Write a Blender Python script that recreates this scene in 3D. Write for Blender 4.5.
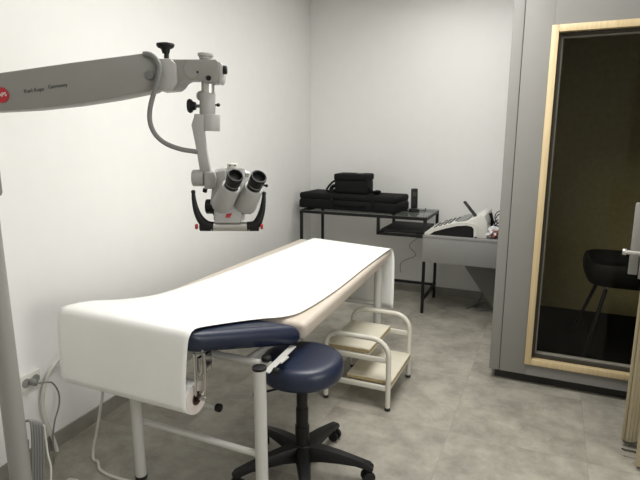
import bpy, bmesh, math, random
from mathutils import Vector, Matrix, Quaternion
random.seed(7)
R = math.radians
for o in list(bpy.data.objects):
    bpy.data.objects.remove(o)
scene = bpy.context.scene
COL = scene.collection

# ------------------------------------------------------------------ camera, world, lights, exposure
F, TILT, YAW, H = 520.0, R(11.4), R(24.0), 1.41
cam = bpy.data.cameras.new('camera')
cam.sensor_fit = 'HORIZONTAL'
cam.sensor_width = 36.0
cam.lens = F / 640.0 * 36.0
cam.clip_start = 0.02
camera = bpy.data.objects.new('camera', cam)
COL.objects.link(camera)
camera.location = (0, 0, H)
camera.rotation_euler = (math.pi / 2 - TILT, 0, YAW)
scene.camera = camera

world = bpy.data.worlds.new('world')
scene.world = world
world.use_nodes = True
world.node_tree.nodes['Background'].inputs[0].default_value = (0.9, 0.93, 1.0, 1)
world.node_tree.nodes['Background'].inputs[1].default_value = 0.05

def area(name, loc, size, power, color, rot=(0, 0, 0)):
    l = bpy.data.lights.new(name, 'AREA')
    l.shape = 'SQUARE'
    l.size = size
    l.energy = power
    l.color = color
    o = bpy.data.objects.new(name, l)
    o.location = loc
    o.rotation_euler = rot
    COL.objects.link(o)
    return o

area('ceiling_panel_light', (-0.50, 2.05, 2.58), 0.9, 26, (1.0, 0.99, 0.965))
area('rear_fill_light', (-0.70, 3.60, 2.58), 0.9, 8.5, (1.0, 0.99, 0.965))  # added fill that lifts the back wall and corner, no known fixture
area('front_fill_light', (-0.85, 0.1, 2.58), 0.9, 2.0, (1.0, 0.99, 0.965))  # weak fill added to even out the near end of the room
area('side_fill_light', (1.93, 0.55, 1.42), 1.3, 22, (1.0, 0.985, 0.96), (0, math.pi / 2, 0))  # added side fill for the lower left wall and floor under the couch

vs = scene.view_settings
vs.view_transform = 'Standard'
vs.look = 'None'
vs.gamma = 1.0
vs.use_curve_mapping = False
vs.exposure = 0.68

# ------------------------------------------------------------------ materials
def mat(name, color, rough=0.5, metal=0.0, var=0.0, scale=12.0, bump=0.0, bscale=60.0, coat=0.0, spec=0.5):
    m = bpy.data.materials.new(name)
    m.use_nodes = True
    nt = m.node_tree
    b = nt.nodes['Principled BSDF']
    b.inputs['Roughness'].default_value = rough
    b.inputs['Metallic'].default_value = metal
    b.inputs['Coat Weight'].default_value = coat
    b.inputs['Specular IOR Level'].default_value = spec
    tc = nt.nodes.new('ShaderNodeTexCoord')
    n = nt.nodes.new('ShaderNodeTexNoise')
    n.inputs['Scale'].default_value = scale
    n.inputs['Detail'].default_value = 4
    nt.links.new(tc.outputs['Object'], n.inputs['Vector'])
    r = nt.nodes.new('ShaderNodeValToRGB')
    v = max(var, 0.01)
    r.color_ramp.elements[0].position = 0.3
    r.color_ramp.elements[1].position = 0.7
    r.color_ramp.elements[0].color = tuple(max(0, c * (1 - v)) for c in color) + (1,)
    r.color_ramp.elements[1].color = tuple(min(1, c * (1 + v)) for c in color) + (1,)
    nt.links.new(n.outputs['Fac'], r.inputs['Fac'])
    nt.links.new(r.outputs['Color'], b.inputs['Base Color'])
    if bump > 0:
        n2 = nt.nodes.new('ShaderNodeTexNoise')
        n2.inputs['Scale'].default_value = bscale
        n2.inputs['Detail'].default_value = 3
        nt.links.new(tc.outputs['Object'], n2.inputs['Vector'])
        bp = nt.nodes.new('ShaderNodeBump')
        bp.inputs['Strength'].default_value = bump
        bp.inputs['Distance'].default_value = 0.01
        nt.links.new(n2.outputs['Fac'], bp.inputs['Height'])
        nt.links.new(bp.outputs['Normal'], b.inputs['Normal'])
    return m

def floor_material():
    m = bpy.data.materials.new('concrete_tile')
    m.use_nodes = True
    nt = m.node_tree
    L = nt.links.new
    b = nt.nodes['Principled BSDF']
    b.inputs['Roughness'].default_value = 0.42
    tc = nt.nodes.new('ShaderNodeTexCoord')
    mp = nt.nodes.new('ShaderNodeMapping')
    mp.inputs['Location'].default_value = (0.36 - 0.6 * 0, -2.345, 0)
    L(tc.outputs['Object'], mp.inputs['Vector'])
    # the tile grid
    br = nt.nodes.new('ShaderNodeTexBrick')
    br.offset = 0.0
    br.inputs['Scale'].default_value = 1.0
    br.inputs['Brick Width'].default_value = 0.6
    br.inputs['Row Height'].default_value = 0.6
    br.inputs['Mortar Size'].default_value = 0.0016
    br.inputs['Mortar Smooth'].default_value = 0.3
    br.inputs['Color1'].default_value = (1, 1, 1, 1)
    br.inputs['Color2'].default_value = (0.9, 0.9, 0.9, 1)
    br.inputs['Mortar'].default_value = (0.80, 0.80, 0.80, 1)
    L(mp.outputs['Vector'], br.inputs['Vector'])
    # per-tile offset of the clouding
    dv = nt.nodes.new('ShaderNodeVectorMath'); dv.operation = 'SCALE'
    dv.inputs['Scale'].default_value = 1 / 0.6
    L(mp.outputs['Vector'], dv.inputs[0])
    fl = nt.nodes.new('ShaderNodeVectorMath'); fl.operation = 'FLOOR'
    L(dv.outputs[0], fl.inputs[0])
    ml = nt.nodes.new('ShaderNodeVectorMath'); ml.operation = 'MULTIPLY'
    ml.inputs[1].default_value = (3.37, 5.71, 0)
    L(fl.outputs[0], ml.inputs[0])
    ad = nt.nodes.new('ShaderNodeVectorMath'); ad.operation = 'ADD'
    L(mp.outputs['Vector'], ad.inputs[0]); L(ml.outputs[0], ad.inputs[1])
    n1 = nt.nodes.new('ShaderNodeTexNoise')
    n1.inputs['Scale'].default_value = 4.2
    n1.inputs['Detail'].default_value = 7
    n1.inputs['Roughness'].default_value = 0.7
    n1.inputs['Distortion'].default_value = 0.15
    L(ad.outputs[0], n1.inputs['Vector'])
    r1 = nt.nodes.new('ShaderNodeValToRGB')
    r1.color_ramp.elements[0].position = 0.33
    r1.color_ramp.elements[0].color = (0.225, 0.211, 0.176, 1)
    r1.color_ramp.elements[1].position = 0.64
    r1.color_ramp.elements[1].color = (0.44, 0.415, 0.35, 1)
    L(n1.outputs['Fac'], r1.inputs['Fac'])
    mx = nt.nodes.new('ShaderNodeMix'); mx.data_type = 'RGBA'; mx.blend_type = 'MULTIPLY'
    mx.inputs['Factor'].default_value = 1.0
    L(r1.outputs['Color'], mx.inputs['A']); L(br.outputs['Color'], mx.inputs['B'])
    L(mx.outputs['Result'], b.inputs['Base Color'])
    return m

def wood_material(name, c0, c1):
    m = bpy.data.materials.new(name)
    m.use_nodes = True
    nt = m.node_tree
    L = nt.links.new
    b = nt.nodes['Principled BSDF']
    b.inputs['Roughness'].default_value = 0.45
    tc = nt.nodes.new('ShaderNodeTexCoord')
    mp = nt.nodes.new('ShaderNodeMapping')
    mp.inputs['Scale'].default_value = (60, 60, 2.5)
    L(tc.outputs['Object'], mp.inputs['Vector'])
    n = nt.nodes.new('ShaderNodeTexNoise')
    n.inputs['Scale'].default_value = 1.5
    n.inputs['Detail'].default_value = 5
    L(mp.outputs['Vector'], n.inputs['Vector'])
    r = nt.nodes.new('ShaderNodeValToRGB')
    r.color_ramp.elements[0].position = 0.3
    r.color_ramp.elements[0].color = c0 + (1,)
    r.color_ramp.elements[1].position = 0.7
    r.color_ramp.elements[1].color = c1 + (1,)
    L(n.outputs['Fac'], r.inputs['Fac'])
    L(r.outputs['Color'], b.inputs['Base Color'])
    return m

def glass_material(name, tint=(1, 1, 1), rough=0.0, refl=0.08):
    # thin pane: mostly clear with a weak mirror
    m = bpy.data.materials.new(name)
    m.use_nodes = True
    nt = m.node_tree
    L = nt.links.new
    nt.nodes.remove(nt.nodes['Principled BSDF'])
    out = nt.nodes['Material Output']
    t = nt.nodes.new('ShaderNodeBsdfTransparent')
    t.inputs['Color'].default_value = tint + (1,)
    g = nt.nodes.new('ShaderNodeBsdfGlossy')
    g.inputs['Roughness'].default_value = rough
    fr = nt.nodes.new('ShaderNodeFresnel')
    fr.inputs['IOR'].default_value = 1.0 + refl * 6
    mx = nt.nodes.new('ShaderNodeMixShader')
    ge = nt.nodes.new('ShaderNodeNewGeometry')
    sb_ = nt.nodes.new('ShaderNodeMath'); sb_.operation = 'SUBTRACT'; sb_.inputs[0].default_value = 1.0
    L(ge.outputs['Backfacing'], sb_.inputs[1])
    mu = nt.nodes.new('ShaderNodeMath'); mu.operation = 'MULTIPLY'
    L(fr.outputs[0], mu.inputs[0]); L(sb_.outputs[0], mu.inputs[1])
    L(mu.outputs[0], mx.inputs[0]); L(t.outputs[0], mx.inputs[1]); L(g.outputs[0], mx.inputs[2])
    L(mx.outputs[0], out.inputs['Surface'])
    return m

M = {}
M['wall'] = mat('white_wall_paint', (0.78, 0.775, 0.75), 0.75, var=0.01, bump=0.02, bscale=90)
M['ceiling'] = mat('white_ceiling_paint', (0.8, 0.8, 0.78), 0.8)
M['floor'] = floor_material()
M['skirting'] = mat('grey_tile_skirting', (0.25, 0.24, 0.21), 0.5, var=0.12, scale=9)
M['paper'] = mat('white_paper', (0.86, 0.86, 0.83), 0.75, var=0.01, bump=0.05, bscale=14)
M['paper_end'] = mat('paper_roll_end', (0.60, 0.54, 0.50), 0.85, var=0.05, scale=80)
M['cardboard'] = mat('brown_cardboard', (0.09, 0.05, 0.035), 0.8, var=0.1)
M['navy'] = mat('navy_vinyl', (0.011, 0.0175, 0.042), 0.36, var=0.08, bump=0.08, bscale=350)
M['beige'] = mat('beige_vinyl', (0.60, 0.53, 0.45), 0.45, var=0.03, bump=0.05, bscale=300)
M['white_metal'] = mat('white_lacquered_steel', (0.54, 0.535, 0.50), 0.38, var=0.02)
M['cream_metal'] = mat('cream_lacquered_steel', (0.62, 0.60, 0.52), 0.4, var=0.02)
M['cream_top'] = mat('cream_laminate', (0.66, 0.62, 0.50), 0.5, var=0.04, scale=20)
M['tread_edge'] = mat('raw_plywood_edge', (0.42, 0.33, 0.17), 0.6, var=0.15, scale=60)
M['chrome'] = mat('chrome', (0.62, 0.61, 0.58), 0.2, 1.0, var=0.02)
M['steel'] = mat('brushed_aluminium', (0.55, 0.54, 0.52), 0.38, 0.9, var=0.05)
M['black_plastic'] = mat('black_plastic', (0.008, 0.008, 0.008), 0.45, var=0.1, spec=0.3)
M['chair_black'] = mat('matt_black_shell', (0.004, 0.004, 0.004), 0.6, spec=0.15)
M['black_metal'] = mat('black_powder_coat', (0.008, 0.0075, 0.0075), 0.5, var=0.1, spec=0.3)
M['black_wood'] = mat('black_brown_board', (0.008, 0.0075, 0.0075), 0.55, var=0.2, spec=0.3)
M['nylon'] = mat('black_nylon_fabric', (0.006, 0.006, 0.0065), 0.8, var=0.2, scale=40, bump=0.2, bscale=300, spec=0.2)
M['rubber'] = mat('dark_rubber', (0.02, 0.02, 0.018), 0.7, var=0.1)
M['scope_arm'] = mat('grey_scope_paint', (0.25, 0.247, 0.225), 0.45, var=0.02)
M['scope'] = mat('light_scope_paint', (0.38, 0.378, 0.36), 0.42, var=0.02)
M['scope_cover'] = mat('scope_cover_paint', (0.27, 0.267, 0.245), 0.45)
M['scope_dark'] = mat('mid_grey_scope_paint', (0.16, 0.16, 0.15), 0.45, var=0.03)
M['red'] = mat('red_print', (0.42, 0.02, 0.03), 0.45, var=0.03)
M['white_print'] = mat('white_print', (0.8, 0.8, 0.78), 0.5)
M['dark_print'] = mat('dark_print', (0.05, 0.05, 0.05), 0.5)
M['lens'] = mat('dark_lens', (0.02, 0.02, 0.02), 0.5, spec=0.2)
M['grey_cable'] = mat('grey_cable_sheath', (0.19, 0.19, 0.18), 0.5, var=0.03)
M['white_cable'] = mat('white_cable_sheath', (0.62, 0.61, 0.55), 0.5, var=0.03)
M['booth'] = mat('grey_booth_paint', (0.255, 0.25, 0.235), 0.55, var=0.015, spec=0.3)
M['booth_seam'] = mat('dark_panel_gap', (0.03, 0.03, 0.028), 0.7)
M['booth_inner'] = mat('olive_brown_booth_lining', (0.44, 0.38, 0.185), 0.9, var=0.08, scale=30)
M['booth_carpet'] = mat('black_booth_carpet', (0.006, 0.006, 0.006), 0.95, var=0.3, scale=120, spec=0.05)
M['bronze'] = mat('dark_grey_window_profile', (0.05, 0.047, 0.036), 0.5, var=0.05, spec=0.3)
M['alu_line'] = mat('grey_glazing_bead', (0.33, 0.31, 0.27), 0.35, var=0.03)
M['wood'] = wood_material('pale_birch', (0.60, 0.46, 0.25), (0.70, 0.56, 0.34))
M['wood_edge'] = wood_material('ribbed_beech', (0.40, 0.345, 0.225), (0.46, 0.40, 0.27))
M['booth_glass'] = glass_material('booth_glass', (0.94, 0.94, 0.91), 0.0, 0.05)
M['desk_glass'] = glass_material('desk_glass', (0.72, 0.76, 0.74), 0.03, 0.2)
M['table'] = mat('light_grey_laminate', (0.25, 0.245, 0.235), 0.55, var=0.015)
M['table_leg'] = mat('dark_grey_laminate', (0.20, 0.20, 0.185), 0.5, var=0.03)
M['device'] = mat('off_white_device_plastic', (0.66, 0.65, 0.60), 0.4, var=0.01)
M['device_grey'] = mat('grey_device_panel', (0.22, 0.225, 0.22), 0.35, var=0.1, scale=90)
M['bag'] = mat('crumpled_white_plastic', (0.62, 0.62, 0.63), 0.3, var=0.08)
M['bag_red'] = mat('brown_red_print', (0.28, 0.09, 0.06), 0.5, var=0.4, scale=50)
M['blue'] = mat('blue_plastic', (0.03, 0.04, 0.16), 0.4)

# ------------------------------------------------------------------ helpers
FW = Vector((-math.sin(YAW) * math.cos(TILT), math.cos(YAW) * math.cos(TILT), -math.sin(TILT)))
RT = Vector((math.cos(YAW), math.sin(YAW), 0))
UP = RT.cross(FW)
NH = Vector((-math.sin(YAW), math.cos(YAW), 0))

class MB:
    """collects shapes in world coordinates, links them as one mesh object"""
    def __init__(s):
        s.bm = bmesh.new()
        s.mats = []
        s.cur = 0
    def use(s, m):
        if m not in s.mats:
            s.mats.append(m)
        s.cur = s.mats.index(m)
        return s
    def _mark(s, before):
        for f in s.bm.faces:
            if f.index == -1 or f not in before:
                f.material_index = s.cur
    def _add(s, tmp, mtx=None):
        if mtx is not None:
            bmesh.ops.transform(tmp, matrix=mtx, verts=tmp.verts)
        mp = {}
        for v in tmp.verts:
            mp[v] = s.bm.verts.new(v.co)
        for f in tmp.faces:
            try:
                nf = s.bm.faces.new([mp[v] for v in f.verts])
                nf.material_index = s.cur
                nf.smooth = True
            except ValueError:
                pass
        tmp.free()
        return s
    def box(s, x0, x1, y0, y1, z0, z1, bevel=0.0, seg=2, mtx=None):
        t = bmesh.new()
        bmesh.ops.create_cube(t, size=1.0)
        bmesh.ops.transform(t, matrix=Matrix.Translation(((x0 + x1) / 2, (y0 + y1) / 2, (z0 + z1) / 2)) @ Matrix.Diagonal((x1 - x0, y1 - y0, z1 - z0, 1)), verts=t.verts)
        if bevel > 0:
            bmesh.ops.bevel(t, geom=t.edges[:], offset=bevel, segments=seg, profile=0.5, affect='EDGES')
        return s._add(t, mtx)
    def hexa(s, top, bot, bevel=0.0, seg=3):
        """slab from four top and four bottom corners in ring order"""
        t = bmesh.new()
        a = [t.verts.new(p) for p in top]
        b = [t.verts.new(p) for p in bot]
        t.faces.new(a)
        t.faces.new(b[::-1])
        for i in range(len(a)):
            j = (i + 1) % len(a)
            t.faces.new((a[j], a[i], b[i], b[j]))
        bmesh.ops.recalc_face_normals(t, faces=t.faces)
        if bevel > 0:
            bmesh.ops.bevel(t, geom=t.edges[:], offset=bevel, segments=seg, profile=0.5, affect='EDGES')
        return s._add(t)
    def prism(s, pts, vec, bevel=0.0, seg=2):
        v = Vector(vec)
        return s.hexa([Vector(p) for p in pts], [Vector(p) + v for p in pts], bevel, seg)
    def cyl(s, a, b, r, r2=None, n=24, bevel=0.0):
        a, b = Vector(a), Vector(b)
        r2 = r if r2 is None else r2
        d = (b - a)
        q = d.to_track_quat('Z', 'Y')
        t = bmesh.new()
        bmesh.ops.create_cone(t, cap_ends=True, segments=n, radius1=r, radius2=r2, depth=d.length)
        if bevel > 0:
            es = [e for e in t.edges if any(len(f.verts) > 4 for f in e.link_faces)]
            bmesh.ops.bevel(t, geom=es, offset=bevel, segments=2, profile=0.5, affect='EDGES')
        return s._add(t, Matrix.Translation((a + b) / 2) @ q.to_matrix().to_4x4())
    def ring(s, a, b, ro, ri, n=28):
        """tube with a bore"""
        a, b = Vector(a), Vector(b)
        q = (b - a).to_track_quat('Z', 'Y')
        L = (b - a).length
        t = bmesh.new()
        rows = []
        for (r, z) in ((ri, 0), (ro, 0), (ro, L), (ri, L)):
            rows.append([t.verts.new((r * math.cos(2 * math.pi * i / n), r * math.sin(2 * math.pi * i / n), z)) for i in range(n)])
        for k in range(4):
            A, B = rows[k], rows[(k + 1) % 4]
            for i in range(n):
                j = (i + 1) % n
                t.faces.new((A[i], A[j], B[j], B[i]))
        bmesh.ops.recalc_face_normals(t, faces=t.faces)
        return s._add(t, Matrix.Translation(a) @ q.to_matrix().to_4x4())
    def lathe(s, prof, loc, axis=(0, 0, 1), n=32):
        q = Vector(axis).to_track_quat('Z', 'Y')
        t = bmesh.new()
        rows = []
        for (r, z) in prof:
            if r < 1e-6:
                rows.append([t.verts.new((0, 0, z))])
            else:
                rows.append([t.verts.new((r * math.cos(2 * math.pi * i / n), r * math.sin(2 * math.pi * i / n), z)) for i in range(n)])
        for A, B in zip(rows, rows[1:]):
            for i in range(n):
                j = (i + 1) % n
                if len(A) == 1 and len(B) == 1:
                    continue
                if len(A) == 1:
                    t.faces.new((A[0], B[i], B[j]))
                elif len(B) == 1:
                    t.faces.new((A[i], A[j], B[0]))
                else:
                    t.faces.new((A[i], A[j], B[j], B[i]))
        bmesh.ops.recalc_face_normals(t, faces=t.faces)
        return s._add(t, Matrix.Translation(loc) @ q.to_matrix().to_4x4())
    def tube(s, pts, r, n=10, smooth=0, flat=None):
        """round (or rectangular) section swept along a polyline; r may be a list"""
        P = [Vector(p) for p in pts]
        if smooth:
            P = catmull(P, smooth)
        m = len(P)
        rr = r if isinstance(r, (list, tuple)) else [r] * m
        if len(rr) != m:
            rr = [rr[0] + (rr[-1] - rr[0]) * i / (m - 1) for i in range(m)] if len(rr) == 2 else [interp(rr, i / (m - 1)) for i in range(m)]
        t = bmesh.new()
        prev = None
        up = None
        rows = []
        for i, p in enumerate(P):
            d = (P[min(i + 1, m - 1)] - P[max(i - 1, 0)]).normalized()
            if up is None:
                up = d.orthogonal().normalized()
                if flat is not None:
                    f = Vector(flat)
                    up = (f - d * f.dot(d)).normalized()
            else:
                up = (up - d * up.dot(d)).normalized()
            side = d.cross(up)
            rows.append([t.verts.new(p + (up * math.cos(2 * math.pi * k / n) + side * math.sin(2 * math.pi * k / n)) * rr[i]) for k in range(n)])
        for A, B in zip(rows, rows[1:]):
            for k in range(n):
                j = (k + 1) % n
                t.faces.new((A[k], A[j], B[j], B[k]))
        t.faces.new(rows[0][::-1])
        t.faces.new(rows[-1])
        bmesh.ops.recalc_face_normals(t, faces=t.faces)
        return s._add(t)
    def ball(s, c, r, sc=(1, 1, 1), n=16):
        t = bmesh.new()
        bmesh.ops.create_uvsphere(t, u_segments=n, v_segments=max(6, n // 2), radius=r)
        return s._add(t, Matrix.Translation(c) @ Matrix.Diagonal((sc[0], sc[1], sc[2], 1)))
    def grid(s, rows):
        t = bmesh.new()
        V = [[t.verts.new(p) for p in row] for row in rows]
        for A, B in zip(V, V[1:]):
            for i in range(len(A) - 1):
                t.faces.new((A[i], A[i + 1], B[i + 1], B[i]))
        bmesh.ops.recalc_face_normals(t, faces=t.faces)
        return s._add(t)
    def build(s, name, m=None, parent=None, root=None, angle=35):
        me = bpy.data.meshes.new(name)
        if root is None and parent is not None:
            root = parent
            while root.parent is not None:
                root = root.parent
        if root is not None:
            bmesh.ops.transform(s.bm, matrix=root.matrix_basis.inverted(), verts=s.bm.verts)
        elif len(s.bm.verts):
            pass
        s.bm.to_mesh(me)
        s.bm.free()
        for mm in (s.mats or [m]):
            me.materials.append(mm)
        me.set_sharp_from_angle(angle=R(angle))
        o = bpy.data.objects.new(name, me)
        COL.objects.link(o)
        if parent is not None:
            o.parent = parent
        return o

def recentre(o):
    """put a single-mesh thing's origin at the middle of its base"""
    vs_ = [v.co for v in o.data.vertices]
    c = Vector(((min(v.x for v in vs_) + max(v.x for v in vs_)) / 2, (min(v.y for v in vs_) + max(v.y for v in vs_)) / 2, min(v.z for v in vs_)))
    o.data.transform(Matrix.Translation(-c))
    o.location = c
    return o

def interp(a, t):
    x = t * (len(a) - 1)
    i = min(int(x), len(a) - 2)
    return a[i] + (a[i + 1] - a[i]) * (x - i)

def catmull(P, k):
    out = []
    Q = [P[0] * 2 - P[1]] + P + [P[-1] * 2 - P[-2]]
    for i in range(1, len(Q) - 2):
        for j in range(k):
            t = j / k
            a, b, c, d = Q[i - 1], Q[i], Q[i + 1], Q[i + 2]
            out.append(0.5 * ((2 * b) + (c - a) * t + (2 * a - 5 * b + 4 * c - d) * t * t + (3 * b - a - 3 * c + d) * t ** 3))
    out.append(P[-1])
    return out

def thing(name, label, cat, loc=(0, 0, 0), rz=0.0, group=None):
    o = bpy.data.objects.new(name, None)
    o.empty_display_size = 0.1
    COL.objects.link(o)
    o.location = loc
    o.rotation_euler = (0, 0, rz)
    o.matrix_basis = Matrix.Translation(loc) @ Matrix.Rotation(rz, 4, 'Z')
    o['label'] = label
    o['category'] = cat
    if group:
        o['group'] = group
    return o

def tag(o, label, cat, group=None):
    o['label'] = label
    o['category'] = cat
    if group:
        o['group'] = group
    return o

def struct(o):
    o['kind'] = 'structure'
    return o

def text_mesh(name, body, size, m, loc, xdir, zdir, parent, align='LEFT'):
    """flat lettering a hair proud of its surface; xdir = reading direction, zdir = up"""
    c = bpy.data.curves.new(name + '_curve', 'FONT')
    c.body = body
    c.size = size
    c.align_x = align
    c.align_y = 'CENTER'
    c.extrude = 0.0004
    tmp = bpy.data.objects.new(name + '_tmp', c)
    COL.objects.link(tmp)
    bpy.context.view_layer.update()
    me = bpy.data.meshes.new_from_object(tmp.evaluated_get(bpy.context.evaluated_depsgraph_get()))
    bpy.data.objects.remove(tmp)
    x = Vector(xdir).normalized()
    z = Vector(zdir).normalized()
    n = x.cross(z)
    mt = Matrix((x, z, n)).transposed().to_4x4()
    mt.translation = Vector(loc)
    root = parent
    while root.parent is not None:
        root = root.parent
    me.transform(root.matrix_basis.inverted() @ mt)
    me.materials.clear()
    me.materials.append(m)
    me.name = name
    o = bpy.data.objects.new(name, me)
    COL.objects.link(o)
    o.parent = parent
    return o

# ------------------------------------------------------------------ the room
BACK = 4.55
XR, YF, ZC = 1.9, -1.6, 2.62
WLA, WLB = Vector((-1.86, YF, 0)), Vector((-2.123, BACK, 0))      # left wall runs slightly off square
def wall_x(y):
    t = (y - WLA.y) / (WLB.y - WLA.y)
    return WLA.x + (WLB.x - WLA.x) * t

b = MB(); b.box(-2.4, XR + 0.1, YF - 0.1, BACK + 0.1, -0.1, 0)
struct(b.build('floor', M['floor']))
b = MB(); b.box(-2.4, XR + 0.1, YF - 0.1, BACK + 0.1, ZC, ZC + 0.1)
struct(b.build('ceiling', M['ceiling']))
b = MB(); b.prism([(WLA.x, WLA.y, 0), (WLB.x, WLB.y, 0), (WLB.x, WLB.y, ZC), (WLA.x, WLA.y, ZC)], (-0.1, 0, 0))
struct(b.build('wall_left', M['wall']))
b = MB(); b.box(-2.3, XR + 0.1, BACK, BACK + 0.1, 0, ZC)
struct(b.build('wall_back', M['wall']))
WY0, WY1, WZ0, WZ1 = -0.13, 1.23, 0.74, 2.10             # unseen window added to the right wall to carry the side fill
b = MB()
b.box(XR, XR + 0.1, YF - 0.1, WY0, 0, ZC)
b.box(XR, XR + 0.1, WY1, BACK, 0, ZC)
b.box(XR, XR + 0.1, WY0, WY1, 0, WZ0)
b.box(XR, XR + 0.1, WY0, WY1, WZ1, ZC)
struct(b.build('wall_right', M['wall']))
b = MB()
b.box(XR + 0.05, XR + 0.09, WY0, WY0 + 0.05, WZ0, WZ1); b.box(XR + 0.05, XR + 0.09, WY1 - 0.05, WY1, WZ0, WZ1)
b.box(XR + 0.05, XR + 0.09, WY0 + 0.05, WY1 - 0.05, WZ0, WZ0 + 0.05); b.box(XR + 0.05, XR + 0.09, WY0 + 0.05, WY1 - 0.05, WZ1 - 0.05, WZ1)
wf = struct(b.build('added_window', M['white_metal']))  # frame of the added window, made up along with the side fill
b = MB(); b.box(XR + 0.065, XR + 0.071, WY0 + 0.05, WY1 - 0.05, WZ0 + 0.05, WZ1 - 0.05)
b.build('added_window_pane', M['booth_glass'], wf)
b = MB(); b.box(-2.3, XR, YF - 0.1, YF, 0, ZC)
struct(b.build('wall_front', M['wall']))
b = MB(); b.prism([(WLA.x, WLA.y, 0), (WLB.x, WLB.y, 0), (WLB.x, WLB.y, 0.072), (WLA.x, WLA.y, 0.072)], (0.010, 0, 0))
struct(b.build('baseboard_left', M['skirting']))
b = MB(); b.box(WLB.x + 0.010, XR, BACK - 0.010, BACK, 0, 0.072)
struct(b.build('baseboard_back', M['skirting']))

# ------------------------------------------------------------------ hearing test booth
BX0, BY0, BX1, BY1, BZ0, BZ1 = -0.252, 3.018, 1.86, 4.53, 0.062, 2.45
FX0, FX1, FZ0, FZ1 = -0.062, 0.56, 0.130, 1.952          # outer edge of the wooden window frame
booth = thing('hearing_test_booth', 'tall grey sound booth with a wood-framed window along the right side of the room', 'booth', ((BX0 + BX1) / 2, (BY0 + BY1) / 2, 0))
b = MB(); b.box(BX0 + 0.03, BX1, BY0 + 0.05, BY1 - 0.01, 0.0, BZ0)
b.build('plinth', M['booth_seam'], booth)
WT = 0.09
b = MB()
b.box(BX0, BX0 + 0.055, BY0, BY0 + WT, BZ0, BZ1, 0.003)
b.build('corner_post', M['booth'], booth)
b = MB()
px0 = BX0 + 0.058
b.box(px0, FX0 + 0.01, BY0, BY0 + WT, BZ0, BZ1, 0.0015)
b.box(FX1 - 0.01, BX1, BY0, BY0 + WT, BZ0, BZ1, 0.0015)
b.box(FX0 + 0.0101, FX1 - 0.0101, BY0, BY0 + WT, BZ0, FZ0 + 0.01)
b.box(FX0 + 0.0101, FX1 - 0.0101, BY0, BY0 + WT, FZ1 - 0.01, BZ1)
b.build('front_panel', M['booth'], booth)
b = MB(); b.box(BX0 + 0.045, px0 + 0.02, BY0 + 0.012, BY0 + WT - 0.01, BZ0 + 0.01, BZ1 - 0.01)
b.build('panel_gap', M['booth_seam'], booth)
b = MB(); b.box(BX0, BX0 + 0.08, BY0 + WT + 0.001, BY1, BZ0, BZ1)
b.build('side_panel', M['booth'], booth)
b = MB(); b.box(BX1 - 0.08, BX1, BY0 + WT + 0.001, BY1, BZ0, BZ1)
b.build('side_panel', M['booth'], booth)
b = MB(); b.box(BX0 + 0.081, BX1 - 0.081, BY1 - 0.08, BY1, BZ0, BZ1)
b.build('rear_panel', M['booth'], booth)
b = MB(); b.box(BX0 + 0.081, BX1 - 0.081, BY0 + WT + 0.001, BY1 - 0.081, BZ1 - 0.08, BZ1)
b.build('roof_panel', M['booth'], booth)
IX0, IX1, IY0, IY1 = BX0 + 0.082, BX1 - 0.082, BY0 + WT + 0.002, 4.27
b = MB()
b.box(IX0, IX1, IY1, IY1 + 0.02, 0.1, BZ1 - 0.09)
b.box(IX0, IX0 + 0.02, IY0, IY1, 0.1, BZ1 - 0.09)
b.box(IX1 - 0.02, IX1, IY0, IY1, 0.1, BZ1 - 0.09)
b.build('inner_lining', M['booth_inner'], booth)
b = MB(); b.box(IX0, IX1, IY0, IY1 + 0.02, BZ0 + 0.001, 0.10)
b.build('carpet_floor', M['booth_carpet'], booth)

def frame4(mb, x0, x1, z0, z1, w, y0, y1, bev=0.0):
    mb.box(x0, x0 + w, y0, y1, z0, z1, bev)
    mb.box(x1 - w, x1, y0, y1, z0, z1, bev)
    mb.box(x0 + w, x1 - w, y0, y1, z0, z0 + w, bev)
    mb.box(x0 + w, x1 - w, y0, y1, z1 - w, z1, bev)
b = MB(); frame4(b, FX0, FX1, FZ0, FZ1, 0.034, BY0 - 0.014, BY0 + 0.03, 0.002)
b.build('wooden_window_frame', M['wood'], booth)
b = MB(); frame4(b, FX0 + 0.0345, FX1 - 0.0345, FZ0 + 0.0345, FZ1 - 0.0345, 0.015, BY0 + 0.02, BY0 + 0.08)
b.build('window_profile', M['bronze'], booth)
b = MB(); frame4(b, FX0 + 0.050, FX1 - 0.050, FZ0 + 0.050, FZ1 - 0.050, 0.007, BY0 + 0.045, BY0 + 0.075)
b.build('glazing_bead', M['alu_line'], booth)
b = MB(); b.box(FX0 + 0.053, FX1 - 0.053, BY0 + 0.056, BY0 + 0.062, FZ0 + 0.053, FZ1 - 0.053)
b.build('window_glass', M['booth_glass'], booth)

# the booth's open door, seen almost edge on
door = thing('booth_door', 'open booth door with beech edge and grey latch at the right edge of the picture', 'door', (0.47, 2.75, 0))
ang = R(-10.0)
DP = Vector((0.387, 2.55, 0))
DM = Matrix.Translation(DP) @ Matrix.Rotation(ang, 4, 'Z')
b = MB(); b.box(0.010, 0.085, 0.02, 0.44, 0.035, 2.0, 0.002, mtx=DM)
b.build('door_leaf', M['booth'], door)
b = MB(); b.box(0.0, 0.014, -0.002, 0.05, 0.03, 2.0, 0.003, mtx=DM)
b.box(0.0145, 0.09, 0.0, 0.019, 0.03, 2.0, 0.002, mtx=DM)
for k in range(5):
    b.box(0.020 + 0.013 * k, 0.027 + 0.013 * k, -0.001, 0.002, 0.031, 1.999, mtx=DM)
b.build('edge_trim', M['wood_edge'], door)
b = MB(); b.box(0.064, 0.125, -0.17, -0.004, 0.02, 2.0, 0.003, mtx=DM)
b.build('rebate_board', M['wood_edge'], door)
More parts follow.
